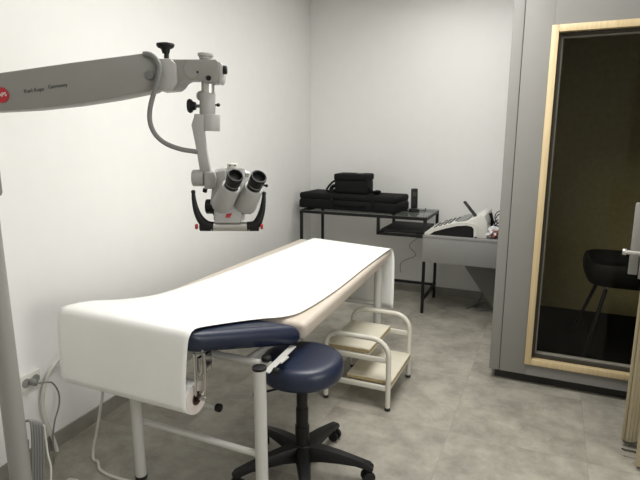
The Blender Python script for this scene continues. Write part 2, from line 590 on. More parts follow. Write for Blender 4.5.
b = MB(); b.box(-0.052, -0.016, -0.05, 0.0, 0.825, 1.13, 0.004, mtx=DM)
b.box(-0.013, 0.030, -0.055, 0.0, 0.81, 1.13, 0.004, mtx=DM)
lat = b.build('latch_case', M['booth'], door)
b = MB()
b.tube([DM @ Vector(p) for p in [(-0.005, -0.07, 0.925), (-0.04, -0.075, 0.925), (-0.066, -0.078, 0.926)]], 0.0095, 10)
b.cyl(DM @ Vector((-0.078, -0.078, 0.927)), DM @ Vector((-0.062, -0.078, 0.926)), 0.0145, bevel=0.003)
b.cyl(DM @ Vector((-0.005, -0.09, 0.925)), DM @ Vector((-0.005, -0.04, 0.925)), 0.012)
b.build('latch_lever', M['steel'], lat)
for k in range(2):
    b = MB()
    o_ = Vector((0, -0.035 - 0.045 * k, 0.045 - 0.015 * k))
    b.tube([DM @ (o_ + Vector(p)) for p in [(0.066, 0, 0.016 - 0.012 * k), (0.045, -0.004, 0.006), (0.022, -0.006, 0.004), (0.008, -0.004, 0.006)]], 0.0045, 8, smooth=4)
    b.build('seal_strip', M['bronze'], door)

# chair inside the booth
ch = thing('booth_chair', 'low black tub chair on splayed legs standing behind the booth window', 'chair', (0.46, 3.52, 0.10))
CXc, CYc = 0.46, 3.52
def srect(rx, ry, z, n=48, p=4.0):
    out = []
    for i in range(n):
        a = 2 * math.pi * i / n
        c_, s_ = math.cos(a), math.sin(a)
        out.append((CXc + rx * math.copysign(abs(c_) ** (2 / p), c_), CYc + ry * math.copysign(abs(s_) ** (2 / p), s_), z))
    return out
b = MB()
rings = [srect(0.17, 0.16, 0.535), srect(0.215, 0.215, 0.55), srect(0.240, 0.245, 0.60), srect(0.243, 0.250, 0.645), srect(0.236, 0.245, 0.680), srect(0.226, 0.235, 0.686), srect(0.214, 0.222, 0.678), srect(0.21, 0.215, 0.62), srect(0.18, 0.18, 0.60)]
t = bmesh.new()
V = [[t.verts.new(p) for p in r_] for r_ in rings]
for A, B in zip(V, V[1:]):
    for i in range(len(A)):
        j = (i + 1) % len(A)
        t.faces.new((A[i], A[j], B[j], B[i]))
t.faces.new(V[0]); t.faces.new(V[-1])
bmesh.ops.recalc_face_normals(t, faces=t.faces)
b._add(t)
b.build('shell', M['chair_black'], ch, angle=60)
for (x0, y0, x1, y1) in ((0.34, 3.36, 0.252, 3.30), (0.33, 3.66, 0.20, 3.72), (0.58, 3.36, 0.68, 3.30), (0.58, 3.66, 0.70, 3.72)):
    b = MB(); b.cyl((x0, y0, 0.53), (x1, y1, 0.10), 0.012, 0.009, 12)
    b.build('leg', M['black_metal'], ch)
for x in (0.34, 0.58):
    b = MB(); b.tube([(x, 3.35, 0.526), (x, 3.67, 0.526)], 0.010); b.build('under_frame', M['steel'], ch)

# ------------------------------------------------------------------ examination couch
couch = thing('examination_couch', 'examination couch with a navy headrest and beige mattress under white paper', 'couch', (-1.28, 2.25, 0))
# navy head section: raised towards the camera, tapering, rounded
b = MB()
hn = [(-1.707, 1.36, 0.743), (-1.096, 1.36, 0.743), (-0.867, 1.791, 0.657), (-1.698, 1.791, 0.655)]
hb = [(-1.672, 1.382, 0.653), (-1.104, 1.382, 0.653), (-0.871, 1.804, 0.563), (-1.698, 1.804, 0.563)]
b.hexa(hn, hb, 0.041, 7)
b.build('headrest', M['navy'], couch, angle=50)
b = MB()
mn = [(-1.698, 1.808, 0.658), (-0.875, 1.808, 0.655), (-0.87, 3.025, 0.719), (-1.563, 3.177, 0.711)]
mb_ = [(-1.68, 1.825, 0.57), (-0.884, 1.825, 0.57), (-0.883, 3.01, 0.641), (-1.547, 3.162, 0.636)]
b.hexa(mn, mb_, 0.026, 5)
b.build('mattress', M['beige'], couch, angle=50)
b = MB()
b.hexa([(-1.60, 1.85, 0.569), (-1.06, 1.85, 0.569), (-1.04, 2.95, 0.634), (-1.50, 2.95, 0.634)],
       [(-1.60, 1.85, 0.549), (-1.06, 1.85, 0.549), (-1.04, 2.95, 0.614), (-1.50, 2.95, 0.614)])
b.build('base_board', M['black_wood'], couch)
for (x, y0, z0_, z1_) in ((-1.47, 1.49, 0.56, 0.60), (-1.04, 1.60, 0.545, 0.60)):
    b = MB(); b.tube([(x, y0, z0_), (x, 1.84, 0.535), (x, 2.93, z1_)], 0.014, 12)
    b.build('side_rail', M['white_metal'], couch)
b = MB(); b.hexa([(-0.894, 1.505, 0.579), (-0.868, 1.505, 0.579), (-0.893, 1.77, 0.573), (-0.921, 1.77, 0.573)],
                 [(-0.894, 1.505, 0.573), (-0.868, 1.505, 0.573), (-0.893, 1.77, 0.567), (-0.921, 1.77, 0.567)], 0.002, 1)
b.box(-0.893, -0.869, 1.60, 1.66, 0.5705, 0.5775, 0.002)
b.build('hinge_bracket', M['white_metal'], couch)
b = MB(); b.cyl((-0.866, 1.53, 0.576), (-0.842, 1.53, 0.576), 0.012, bevel=0.003)
b.build('lock_knob', M['black_plastic'], couch)
b = MB(); b.cyl((-0.935, 1.60, 0.572), (-0.935, 1.60, 0.592), 0.019, bevel=0.005)
b.build('lock_knob', M['black_plastic'], couch)
def couch_leg(x, y, z, r, cap):
    b = MB(); b.cyl((x, y, 0.012), (x, y, z), r, n=28)
    l = b.build('leg', M['white_metal'], couch)
    b = MB(); b.cyl((x, y, 0.0), (x, y, 0.016), r * 1.08, bevel=0.003); b.build('rubber_foot', M['rubber'], l)
    if cap:
        b = MB(); b.cyl((x, y, z - 0.001), (x, y, z + 0.010), r * 1.14, n=28, bevel=0.003); b.build('end_cap', M['black_plastic'], l)
couch_leg(-0.906, 1.50, 0.586, 0.0235, True)
couch_leg(-1.475, 1.47, 0.586, 0.0225, True)
couch_leg(-0.918, 2.93, 0.634, 0.0235, False)
couch_leg(-1.45, 2.93, 0.634, 0.0235, False)
for (x0, x1, y, z, r) in ((-1.475, -0.903, 1.495, 0.248, 0.013), (-1.45, -0.918, 2.93, 0.397, 0.014), (-1.475, -0.915, 1.60, 0.556, 0.015)):
    b = MB(); b.tube([(x0, y, z), (x1, y, z)], r, 12)
    b.build('crossbar', M['white_metal'], couch)
# holder for the paper roll
RC = Vector((0, 1.398, 0.479)); RR = 0.0615
b = MB()
for (x, y) in ((-1.098, 1.380), (-1.068, 1.398), (-1.096, 1.425)):
    b.tube([(x, y, 0.66), (x, y, 0.52), (x - 0.015, (y + RC.y) / 2, 0.49), (x - 0.06, RC.y, RC.z)], 0.0048, 10, smooth=4)
b.box(-1.112, -1.096, 1.41, 1.48, 0.56, 0.63, 0.002)
b.tube([(-1.665, RC.y, RC.z), (-1.07, RC.y, RC.z)], 0.0055, 10)
b.tube([(-1.72, RC.y, 0.66), (-1.72, RC.y, RC.z), (-1.66, RC.y, RC.z)], 0.005, 10)
b.build('roll_holder', M['chrome'], couch)
b = MB(); b.tube([(-1.60, 1.52, 0.386), (-1.113, 1.52, 0.380)], 0.0105, 12)
ax = b.build('lower_tube', M['white_metal'], couch)
b = MB(); b.cyl((-1.115, 1.52, 0.380), (-1.094, 1.52, 0.380), 0.0165, bevel=0.004)
b.build('end_cap', M['black_plastic'], ax)
for x in (-1.60, -1.40):
    b = MB(); b.tube([(x, 1.52, 0.385), (x, 1.52, 0.62)], 0.0105, 12); b.build('tube_hanger', M['white_metal'], couch)

# paper on the couch, drawn from the roll
pr = thing('couch_paper_roll', 'roll of white paper drawn up and over the whole examination couch', 'paper roll', (-1.41, 1.398, 0.417))
b = MB(); b.use(M['paper']); b.ring((-1.712, RC.y, RC.z), (-1.1115, RC.y, RC.z), RR - 0.002, 0.026, 40)
b.use(M['paper_end']); b.ring((-1.1120, RC.y, RC.z), (-1.1090, RC.y, RC.z), RR - 0.003, 0.026, 40)
rl = b.build('roll', None, pr)
b = MB(); b.ring((-1.710, RC.y, RC.z), (-1.107, RC.y, RC.z), 0.0255, 0.0215, 24)
b.build('cardboard_core', M['cardboard'], rl)
st = []                                              # (y_left, z_left, x_left, y_right, z_right, x_right)
def S(yl, zl, xl, yr, zr, xr): st.append((yl, zl, xl, yr, zr, xr))
for a in (-80, -50, -20, 0):                          # wrapped round the roll
    a = R(a)
    y, z = RC.y - RR * math.cos(a), RC.z + RR * math.sin(a)
    S(y, z, -1.720, y, z, -1.110)
S(1.339, 0.5740, -1.722, 1.339, 0.5740, -1.106)
S(1.343, 0.6532, -1.722, 1.343, 0.6532, -1.100)
S(1.348, 0.7104, -1.720, 1.348, 0.7104, -1.095)
S(1.356, 0.7359, -1.716, 1.356, 0.7342, -1.091)
S(1.373, 0.7482, -1.707, 1.373, 0.7447, -1.091)
S(1.408, 0.7500, -1.698, 1.408, 0.7421, -1.094)
S(1.496, 0.7359, -1.694, 1.496, 0.7232, -1.089)
S(1.628, 0.7016, -1.694, 1.628, 0.6959, -1.067)
S(1.742, 0.6787, -1.685, 1.742, 0.6743, -1.031)
S(1.829, 0.6696, -1.666, 1.829, 0.6652, -0.967)
S(1.945, 0.6706, -1.634, 1.929, 0.6684, -0.927)
S(2.255, 0.6814, -1.574, 2.215, 0.6821, -0.899)
S(2.654, 0.6970, -1.524, 2.575, 0.7011, -0.891)
S(3.002, 0.7114, -1.480, 2.887, 0.7171, -0.879)
S(3.139, 0.7174, -1.460, 2.995, 0.7239, -0.871)
S(3.173, 0.7148, -1.454, 3.029, 0.7205, -0.866)
S(3.188, 0.6959, -1.453, 3.044, 0.7007, -0.860)
S(3.192, 0.6456, -1.453, 3.048, 0.6416, -0.853)
S(3.184, 0.4773, -1.454, 3.044, 0.4727, -0.850)
S(3.177, 0.3400, -1.454, 3.041, 0.3350, -0.851)
rows = []
NX = 28
pts = {}
fine = catmull([Vector((s_[2], s_[0], s_[1])) for s_ in st], 4)
fine_r = catmull([Vector((s_[5], s_[3], s_[4])) for s_ in st], 4)
for A, B in zip(fine, fine_r):
    row = []
    for i in range(NX + 1):
        t = i / NX
        p = A.lerp(B, t)
        p.z += 0.0035
        row.append(p)
    rows.append(row)
b = MB(); b.grid(rows)
sheet = b.build('paper_sheet', M['paper'], pr, angle=80)
md = sheet.modifiers.new('thickness', 'SOLIDIFY'); md.thickness = 0.0012; md.offset = 1

# ------------------------------------------------------------------ swivel stool
SX, SY = -0.874, 1.78
stool = thing('swivel_stool', 'round navy padded swivel stool on a black star base beside the couch', 'stool', (SX, SY, 0))
b = MB()
b.lathe([(0, 0.4440), (0.147, 0.4440), (0.161, 0.4490), (0.170, 0.4640), (0.172, 0.4830), (0.171, 0.5030), (0.165, 0.5200), (0.152, 0.5300), (0.13, 0.5350), (0.07, 0.5355), (0, 0.5355)], (SX, SY, 0), n=64)
b.build('seat', M['navy'], stool, angle=60)
b = MB(); b.box(SX - 0.07, SX + 0.07, SY - 0.07, SY + 0.07, 0.424, 0.445, 0.004)
b.build('seat_plate', M['black_metal'], stool)
b = MB(); b.tube([(SX - 0.03, SY - 0.03, 0.396), (SX - 0.09, SY - 0.05, 0.388), (SX - 0.165, SY - 0.075, 0.362)], 0.005, 8, smooth=4)
lv = b.build('height_lever', M['black_metal'], stool)
b = MB(); b.cyl((SX - 0.16, SY - 0.073, 0.364), (SX - 0.183, SY - 0.081, 0.357), 0.011, bevel=0.003)
b.build('knob', M['black_plastic'], lv)
b = MB(); b.lathe([(0, 0.07), (0.030, 0.07), (0.030, 0.22), (0.026, 0.222), (0.026, 0.30), (0.023, 0.302), (0.023, 0.426), (0, 0.426)], (SX, SY, 0), n=28)
b.build('gas_column', M['black_plastic'], stool)
b = MB(); b.lathe([(0, 0.06), (0.040, 0.06), (0.044, 0.075), (0.042, 0.125), (0.034, 0.14), (0, 0.14)], (SX, SY, 0), n=28)
b.build('base_hub', M['black_plastic'], stool)
d0 = math.atan2(-SY, -SX)
for k in range(5):
    a = d0 + R(3) + k * 2 * math.pi / 5
    d = Vector((math.cos(a), math.sin(a), 0)); sd = Vector((-d.y, d.x, 0))
    c0 = Vector((SX, SY, 0))
    b = MB()
    prev = []
    secs = []
    for (r_, zt, zb, w) in ((0.03, 0.135, 0.070, 0.031), (0.09, 0.131, 0.078, 0.028), (0.16, 0.119, 0.078, 0.024), (0.23, 0.102, 0.074, 0.020), (0.288, 0.086, 0.062, 0.019), (0.302, 0.074, 0.060, 0.015)):
        q = c0 + d * r_
        secs.append([q + sd * w * 0.7 + Vector((0, 0, zt)), q + sd * w + Vector((0, 0, (zt * 2 + zb) / 3)), q + sd * w + Vector((0, 0, zb)), q - sd * w + Vector((0, 0, zb)), q - sd * w + Vector((0, 0, (zt * 2 + zb) / 3)), q - sd * w * 0.7 + Vector((0, 0, zt))])
    t = bmesh.new()
    V = [[t.verts.new(p) for p in s_] for s_ in secs]
    for A, B in zip(V, V[1:]):
        for i in range(6):
            j = (i + 1) % 6
            t.faces.new((A[i], A[j], B[j], B[i]))
    t.faces.new(V[0][::-1]); t.faces.new(V[-1])
    bmesh.ops.recalc_face_normals(t, faces=t.faces)
    b._add(t)
    leg = b.build('base_arm', M['black_plastic'], stool)
    b = MB()
    q = c0 + d * 0.28
    tw = a + 1.1 + k
    wd = Vector((math.cos(tw), math.sin(tw), 0))
    for s_ in (-1, 1):
        b.cyl(q + wd * 0.006 * s_ + Vector((0, 0, 0.026)), q + wd * 0.023 * s_ + Vector((0, 0, 0.026)), 0.026, n=20, bevel=0.005)
    b.cyl(q + Vector((0, 0, 0.03)), q + Vector((0, 0, 0.07)), 0.008)
    b.cyl(q - wd * 0.007 + Vector((0, 0, 0.026)), q + wd * 0.007 + Vector((0, 0, 0.026)), 0.010)
    b.build('caster', M['black_plastic'], leg)

# ------------------------------------------------------------------ step stool
step = thing('step_stool', 'cream two-step stool with tubular side rails standing beside the couch', 'step stool', (-0.865, 2.62, 0))
for y in (2.415, 2.835):
    b = MB()
    path = [(-1.040, y, 0.012)]
    zt, rr_ = 0.385, 0.07
    xl, xr = -1.040, -0.690
    path.append((xl, y, zt - rr_))
    for k in range(1, 7):
        a = math.pi - k * (math.pi / 2) / 6
        path.append((xl + rr_ + rr_ * math.cos(a), y, zt - rr_ + rr_ * math.sin(a)))
    path.append((xr - 0.09, y, zt))
    for k in range(1, 7):
        a = math.pi / 2 - k * (math.pi / 2) / 6
        path.append((xr - 0.09 + 0.09 * math.cos(a), y, zt - 0.09 + 0.09 * math.sin(a)))
    path.append((xr, y, 0.012))
    b.tube(path, 0.0135, 14)
    f = b.build('side_frame', M['cream_metal'], step)
    for x in (xl, xr):
        b = MB(); b.cyl((x, y, 0), (x, y, 0.018), 0.0155, bevel=0.003); b.build('rubber_foot', M['rubber'], f)
    b = MB()
    b.box(xl, xr, y - 0.008, y + 0.008, 0.262, 0.288, 0.002)
    b.box(xl, xr, y - 0.008, y + 0.008, 0.108, 0.134, 0.002)
    b.build('side_rail', M['cream_metal'], f)
b = MB()
for (x, z) in ((-1.04, 0.275), (-1.04, 0.12), (-0.69, 0.12), (-0.82, 0.275)):
    b.box(x - 0.008, x + 0.008, 2.42, 2.83, z - 0.012, z + 0.012, 0.002)
b.build('cross_rail', M['cream_metal'], step)
for (x0, x1, z) in ((-1.045, -0.800, 0.290), (-0.925, -0.675, 0.136)):
    b = MB(); b.use(M['tread_edge']); b.box(x0, x1, 2.43, 2.82, z, z + 0.019, 0.002)
    tr = b.build('tread', None, step)
    b = MB(); b.box(x0 + 0.001, x1 - 0.001, 2.431, 2.819, z + 0.0185, z + 0.0215, 0.0008, 1)
    b.build('tread_cover', M['cream_top'], tr)

# ------------------------------------------------------------------ black glass-topped desk
DXL, DXR, DY0, DY1, DZ = -1.955, -0.878, 3.985, 4.44, 0.775
desk = thing('laptop_desk', 'narrow black metal desk with glass top and lowered shelf against the back wall', 'desk', ((DXL + DXR) / 2, (DY0 + DY1) / 2, 0))
q = 0.011
for (x, y) in ((DXL, DY0), (DXL, DY1), (DXR, DY0), (DXR, DY1)):
    b = MB(); b.box(x - q, x + q, y - q, y + q, 0, DZ - 0.02, 0.001)
    b.build('leg', M['black_metal'], desk)
b = MB()
b.box(DXL - q, DXR + q, DY0 - q, DY0 + q, DZ - 0.02, DZ + 0.002)
b.box(DXL - q, DXR + q, DY1 - q, DY1 + q, DZ - 0.02, DZ + 0.002)
b.box(DXL - q, DXL + q, DY0 + q, DY1 - q, DZ - 0.02, DZ + 0.002)
b.box(DXR - q, DXR + q, DY0 + q, DY1 - q, DZ - 0.02, DZ + 0.002)
b.build('top_frame', M['black_metal'], desk)
b = MB()
b.box(DXL, DXR, DY1 - q, DY1 + q, 0.105, 0.127)
for x in (DXL, DXR):
    b.box(x - q, x + q, DY0 + q, DY1 - q, 0.105, 0.127)
b.build('base_rail', M['black_metal'], desk)
b = MB(); b.box(DXL - q, DXR + q, DY0 - q, DY1 + q, DZ + 0.003, DZ + 0.009, 0.001, 1)
b.build('glass_top', M['desk_glass'], desk)
b = MB()
SXL = -1.262
for y in (DY0, DY1):
    b.box(SXL - q, SXL + q, y - q, y + q, 0.625, DZ - 0.02)
    b.box(SXL - q, DXR - q, y - q, y + q, 0.617, 0.639)
b.box(SXL - q, SXL + q, DY0 + q, DY1 - q, 0.617, 0.639)
b.build('shelf_frame', M['black_metal'], desk)
b = MB(); b.box(SXL + 0.02, DXR - 0.02, DY0 + 0.015, DY1 - 0.015, 0.6395, 0.665, 0.003)
b.build('lower_shelf', M['black_wood'], desk)
desk.location.y += 0.012

# long soft case on the desk
case = thing('instrument_case', 'long flat black fabric case lying along the glass desk', 'case', (-1.53, 4.20, DZ + 0.009))
cz = DZ + 0.0095
b = MB()
b.box(-2.02, -1.115, 4.06, 4.39, cz, cz + 0.075, 0.016, 3)
b.build('case_base', M['nylon'], case)
b = MB()
b.box(-2.018, -1.117, 4.062, 4.388, cz + 0.079, cz + 0.135, 0.02, 3)
b.build('case_lid', M['nylon'], case)
b = MB()
b.box(-2.01, -1.124, 4.068, 4.382, cz + 0.072, cz + 0.082, 0.002)
b.build('zipper', M['black_plastic'], case)
b = MB()
b.tube([(-1.66, 4.065, cz + 0.05), (-1.65, 4.046, cz + 0.055), (-1.50, 4.042, cz + 0.05), (-1.40, 4.046, cz + 0.055), (-1.39, 4.065, cz + 0.05)], 0.008, 8, smooth=4)
b.box(-1.712, -1.682, 4.053, 4.063, cz + 0.005, cz + 0.13, 0.002)
b.box(-1.335, -1.305, 4.053, 4.063, cz + 0.005, cz + 0.13, 0.002)
b.build('carry_handle', M['nylon'], case)
case.rotation_euler.z = R(-4)

# small black bag on the case
bz = cz + 0.1355
bag = thing('camera_bag', 'small boxy black bag sitting on top of the long fabric case', 'bag', (-1.565, 4.22, bz))
b = MB(); b.box(-1.705, -1.415, 4.13, 4.32, bz, bz + 0.118, 0.016, 3)
b.build('bag_body', M['nylon'], bag)
b = MB(); b.box(-1.71, -1.41, 4.125, 4.325, bz + 0.112, bz + 0.168, 0.014, 3)
lid = b.build('bag_lid', M['nylon'], bag)
b = MB(); b.box(-1.53, -1.475, 4.20, 4.24, bz + 0.167, bz + 0.172, 0.002)
b.build('lid_badge', M['device_grey'], lid)
b = MB(); b.tube([(-1.70, 4.21, bz + 0.11), (-1.745, 4.19, bz + 0.09), (-1.78, 4.16, bz + 0.04), (-1.775, 4.14, bz + 0.018), (-1.72, 4.12, bz + 0.016), (-1.70, 4.125, bz + 0.03)], 0.009, 8, smooth=5)
b.build('shoulder_strap', M['nylon'], bag)
b = MB(); b.tube([(-1.70, 4.22, bz + 0.05), (-1.74, 4.20, bz + 0.055), (-1.76, 4.19, bz + 0.025), (-1.72, 4.18, bz + 0.016)], 0.016, 8, smooth=5)
b.build('strap_pad', M['nylon'], bag)
b = MB(); b.tube([(-1.415, 4.2, bz + 0.05), (-1.37, 4.19, bz + 0.016), (-1.33, 4.18, bz + 0.014), (-1.305, 4.16, bz + 0.025), (-1.33, 4.14, bz + 0.03), (-1.36, 4.16, bz + 0.014)], 0.012, 8, smooth=5)
b.build('shoulder_strap', M['nylon'], bag)

# cordless phone in its charger
pz = DZ + 0.0095
chg = thing('phone_charger', 'round black charging cradle on the glass desk holding the cordless phone', 'charger', (-1.03, 4.235, pz))
b = MB(); b.lathe([(0, 0), (0.044, 0), (0.046, 0.006), (0.042, 0.020), (0.030, 0.028), (0, 0.028)], (-1.03, 4.235, pz), n=32)
b.build('cradle', M['black_plastic'], chg)
b = MB(); b.tube([(-0.99, 4.26, pz + 0.008), (-0.96, 4.35, pz + 0.006), (-0.985, 4.46, pz), (-1.0, 4.475, pz - 0.06), (-1.0, 4.48, 0.60), (-1.0, 4.475, 0.55)], 0.003, 6, smooth=5)
b.build('power_lead', M['black_plastic'], chg)
ph = thing('cordless_phone', 'black cordless phone standing upright in the charger on the glass desk', 'phone', (-1.03, 4.235, pz + 0.028))
PM = Matrix.Translation((-1.03, 4.238, pz + 0.0285)) @ Matrix.Rotation(R(24), 4, 'Z') @ Matrix.Rotation(R(-6), 4, 'X')
b = MB(); b.box(-0.027, 0.027, -0.013, 0.013, 0.002, 0.165, 0.008, 3, mtx=PM)
bd = b.build('handset', M['black_plastic'], ph)
b = MB(); b.box(-0.016, 0.016, -0.0145, -0.0125, 0.100, 0.135, 0.001, 1, mtx=PM)
b.build('screen', M['bronze'], ph)
b = MB()
for i in range(4):
    for j in range(3):
        b.box(-0.016 + 0.012 * j, -0.008 + 0.012 * j, -0.0145, -0.0125, 0.026 + 0.015 * i, 0.035 + 0.015 * i, mtx=PM)
b.build('keypad', M['rubber'], ph)

# thin lead dangling below the desk
b = MB(); b.tube([(-1.04, 4.40, 0.655), (-1.035, 4.455, 0.60), (-1.04, 4.47, 0.53), (-1.12, 4.48, 0.44), (-1.06, 4.48, 0.36), (-1.19, 4.49, 0.28), (-1.20, 4.50, 0.18)], 0.0028, 6, smooth=6)
b.box(-1.055, -1.02, 4.452, 4.468, 0.52, 0.60, 0.004)
tag(recentre(b.build('dangling_lead', M['grey_cable'])), 'thin dark lead dangling below the lowered shelf of the black desk', 'cable')

# ------------------------------------------------------------------ grey table with the audiometer
TX0, TX1, TY0, TY1, TZ = -0.862, -0.275, 3.85, 4.52, 0.668
tb = thing('side_table', 'light grey table with a deep apron between the black desk and the booth', 'table', ((TX0 + TX1) / 2, (TY0 + TY1) / 2, 0))
b = MB(); b.box(TX0, TX1, TY0, TY1, TZ - 0.02, TZ, 0.002)
b.build('tabletop', M['table'], tb)
b = MB()
b.box(TX0 + 0.001, TX1 - 0.001, TY0 + 0.002, TY0 + 0.02, 0.462, TZ - 0.0205, 0.001)
b.box(TX0 + 0.001, TX0 + 0.012, TY0 + 0.021, DY0 - 0.02, 0.462, TZ - 0.0205)
b.build('apron', M['table'], tb)
b = MB()
b.prism([(TX0 + 0.20, 4.25, TZ - 0.021), (TX1 - 0.002, 4.25, TZ - 0.021), (TX1 - 0.002, 4.25, 0.0), (TX1 - 0.06, 4.25, 0.0), (-0.60, 4.25, 0.36)], (0, 0.03, 0), 0.001, 1)
b.build('slanted_leg', M['table_leg'], tb)
b = MB(); b.box(TX1 - 0.03, TX1 - 0.002, TY0 + 0.025, 4.245, 0.0, TZ - 0.021)
b.build('end_panel', M['table_leg'], tb)

aud = thing('audiometer', 'white sloping audiometer console with black sides on the grey table', 'audiometer', (-0.66, 4.05, TZ))
z0 = TZ + 0.001
AY0, AY1 = 3.885, 4.30
prof = [(-0.858, 0.0), (-0.855, 0.016), (-0.785, 0.050), (-0.70, 0.080), (-0.62, 0.104), (-0.56, 0.115), (-0.49, 0.150), (-0.455, 0.175), (-0.425, 0.165), (-0.405, 0.110), (-0.402, 0.0)]
b = MB(); b.prism([(x, AY0 + 0.012, z0 + z) for x, z in prof], (0, AY1 - AY0 - 0.012, 0), 0.004, 2)
body = b.build('console_body', M['device'], aud)
rim = [(-0.858, 0.0), (-0.855, 0.016), (-0.785, 0.052), (-0.70, 0.082), (-0.62, 0.104), (-0.55, 0.112), (-0.50, 0.104), (-0.478, 0.08), (-0.470, 0.0), (-0.494, 0.0), (-0.497, 0.068), (-0.512, 0.083), (-0.55, 0.089), (-0.62, 0.080), (-0.70, 0.056), (-0.785, 0.026), (-0.82, 0.0)]
t = bmesh.new()
fr_ = [t.verts.new((x, AY0, z0 + z)) for x, z in rim]; bk_ = [t.verts.new((x, AY0 + 0.0125, z0 + z)) for x, z in rim]
t.faces.new(fr_); t.faces.new(bk_[::-1])
for i in range(len(rim)):
    j = (i + 1) % len(rim); t.faces.new((fr_[j], fr_[i], bk_[i], bk_[j]))
bmesh.ops.recalc_face_normals(t, faces=t.faces)
b = MB(); b._add(t); b.build('side_rim', M['device'], aud)
b = MB(); b.prism([(x, AY0 + 0.006, z0 + z) for x, z in [(-0.82, 0.001), (-0.785, 0.026), (-0.70, 0.056), (-0.62, 0.080), (-0.55, 0.089), (-0.512, 0.083), (-0.497, 0.068), (-0.494, 0.001)]], (0, 0.0055, 0))
b.build('black_side', M['black_plastic'], aud)
def on_top(x):
    for (x0, za), (x1, zb) in zip(prof[1:], prof[2:]):
        if x0 <= x <= x1:
            return z0 + za + (zb - za) * (x - x0) / (x1 - x0)
for i, x in enumerate((-0.80, -0.765, -0.730, -0.695, -0.66)):
    for j, y in enumerate((3.95, 4.03, 4.11, 4.19)):
        if (i, j) in ((0, 3), (4, 0)):
            continue
        za, zb = on_top(x), on_top(x + 0.02)
        b = MB(); b.hexa([(x, y, za + 0.006), (x + 0.02, y, zb + 0.006), (x + 0.02, y + 0.035, zb + 0.006), (x, y + 0.035, za + 0.006)],
                         [(x, y, za - 0.002), (x + 0.02, y, zb - 0.002), (x + 0.02, y + 0.035, zb - 0.002), (x, y + 0.035, za - 0.002)], 0.001, 1)
        b.build('key', M['dark_print'], aud)
xs = (-0.63, -0.60, -0.57, -0.545)
b = MB()
b.grid([[(x, y, on_top(x) + 0.0025) for x in xs] for y in (3.93, 4.05, 4.17, 4.28)])
dp = b.build('display_panel', M['device_grey'], aud)
md = dp.modifiers.new('thickness', 'SOLIDIFY'); md.thickness = 0.003; md.offset = 1
b = MB(); b.hexa([(-0.503, 3.99, z0 + 0.128), (-0.487, 3.99, z0 + 0.132), (-0.487, 4.06, z0 + 0.132), (-0.503, 4.06, z0 + 0.128)],
                 [(-0.602, 3.995, z0 + 0.248), (-0.588, 3.995, z0 + 0.253), (-0.588, 4.045, z0 + 0.253), (-0.602, 4.045, z0 + 0.248)], 0.004, 2)
b.build('display_flap', M['rubber'], aud)
b = MB(); b.tube([(-0.41, 4.12, z0 + 0.16), (-0.395, 4.13, z0 + 0.10), (-0.398, 4.15, z0 + 0.05)], 0.012, 8, smooth=4); b.build('rear_plug', M['black_plastic'], aud)
b = MB(); b.box(-0.487, -0.471, AY0 - 0.012, AY0 - 0.0005, z0, z0 + 0.012, 0.002); b.build('corner_clip', M['blue'], aud)

# cable tangle and crumpled bag behind the console
b = MB()
rng = random.Random(3)
for k in range(5):
    c = Vector((-0.335, 4.12 + 0.02 * k, TZ + 0.07))
    pts_ = []
    rx, rz_ = 0.028 + 0.006 * k, 0.030 + 0.007 * k
    for i in range(12):
        a = i / 11 * (5.3 + 0.3 * k) + k
        pts_.append((c.x + rx * math.cos(a), c.y + 0.01 * i - 0.05, TZ + 0.005 + rz_ * (1 + math.sin(a)) + 0.012 * k))
    b.tube(pts_, 0.0038, 6, smooth=4)
tag(recentre(b.build('cable_tangle', M['black_plastic'])), 'tangle of black cables on the grey table behind the audiometer', 'cables')
b = MB()
t = bmesh.new()
bmesh.ops.create_icosphere(t, subdivisions=3, radius=1)
for v in t.verts:
    n_ = 1 + 0.28 * math.sin(v.co.x * 7 + v.co.y * 5) * math.sin(v.co.z * 6 + 1) + rng.uniform(-0.10, 0.10)
    v.co = Vector((v.co.x * 0.058 * n_, v.co.y * 0.07 * n_, max(-0.04, v.co.z * 0.042 * n_)))
for f in t.faces:
    f.smooth = False
b.use(M['bag']); b._add(t, Matrix.Translation((-0.375, 3.96, TZ + 0.0415)))
b.use(M['bag_red'])
pb = b.build('plastic_bag', None)
pb.data.materials.clear(); pb.data.materials.append(M['bag']); pb.data.materials.append(M['bag_red'])
for p in pb.data.polygons:
    c = p.center
    if c.x > -0.375 and c.y < 3.97 and c.z < TZ + 0.065 and math.sin(c.x * 90 + c.z * 140) > -0.4:
        p.material_index = 1
tag(recentre(pb), 'crumpled clear plastic bag with reddish print lying beside the audiometer', 'bag')
b = MB()
b.tube([(-0.47, 4.47, 0.30), (-0.46, 4.46, 0.12), (-0.49, 4.40, 0.02), (-0.52, 4.30, 0.006), (-0.45, 4.24, 0.006), (-0.40, 4.30, 0.012), (-0.44, 4.38, 0.02), (-0.50, 4.34, 0.016), (-0.56, 4.24, 0.006)], 0.006, 7, smooth=5)
tag(recentre(b.build('floor_cable', M['grey_cable'])), 'grey cable lying in a loop on the floor under the grey table', 'cable')

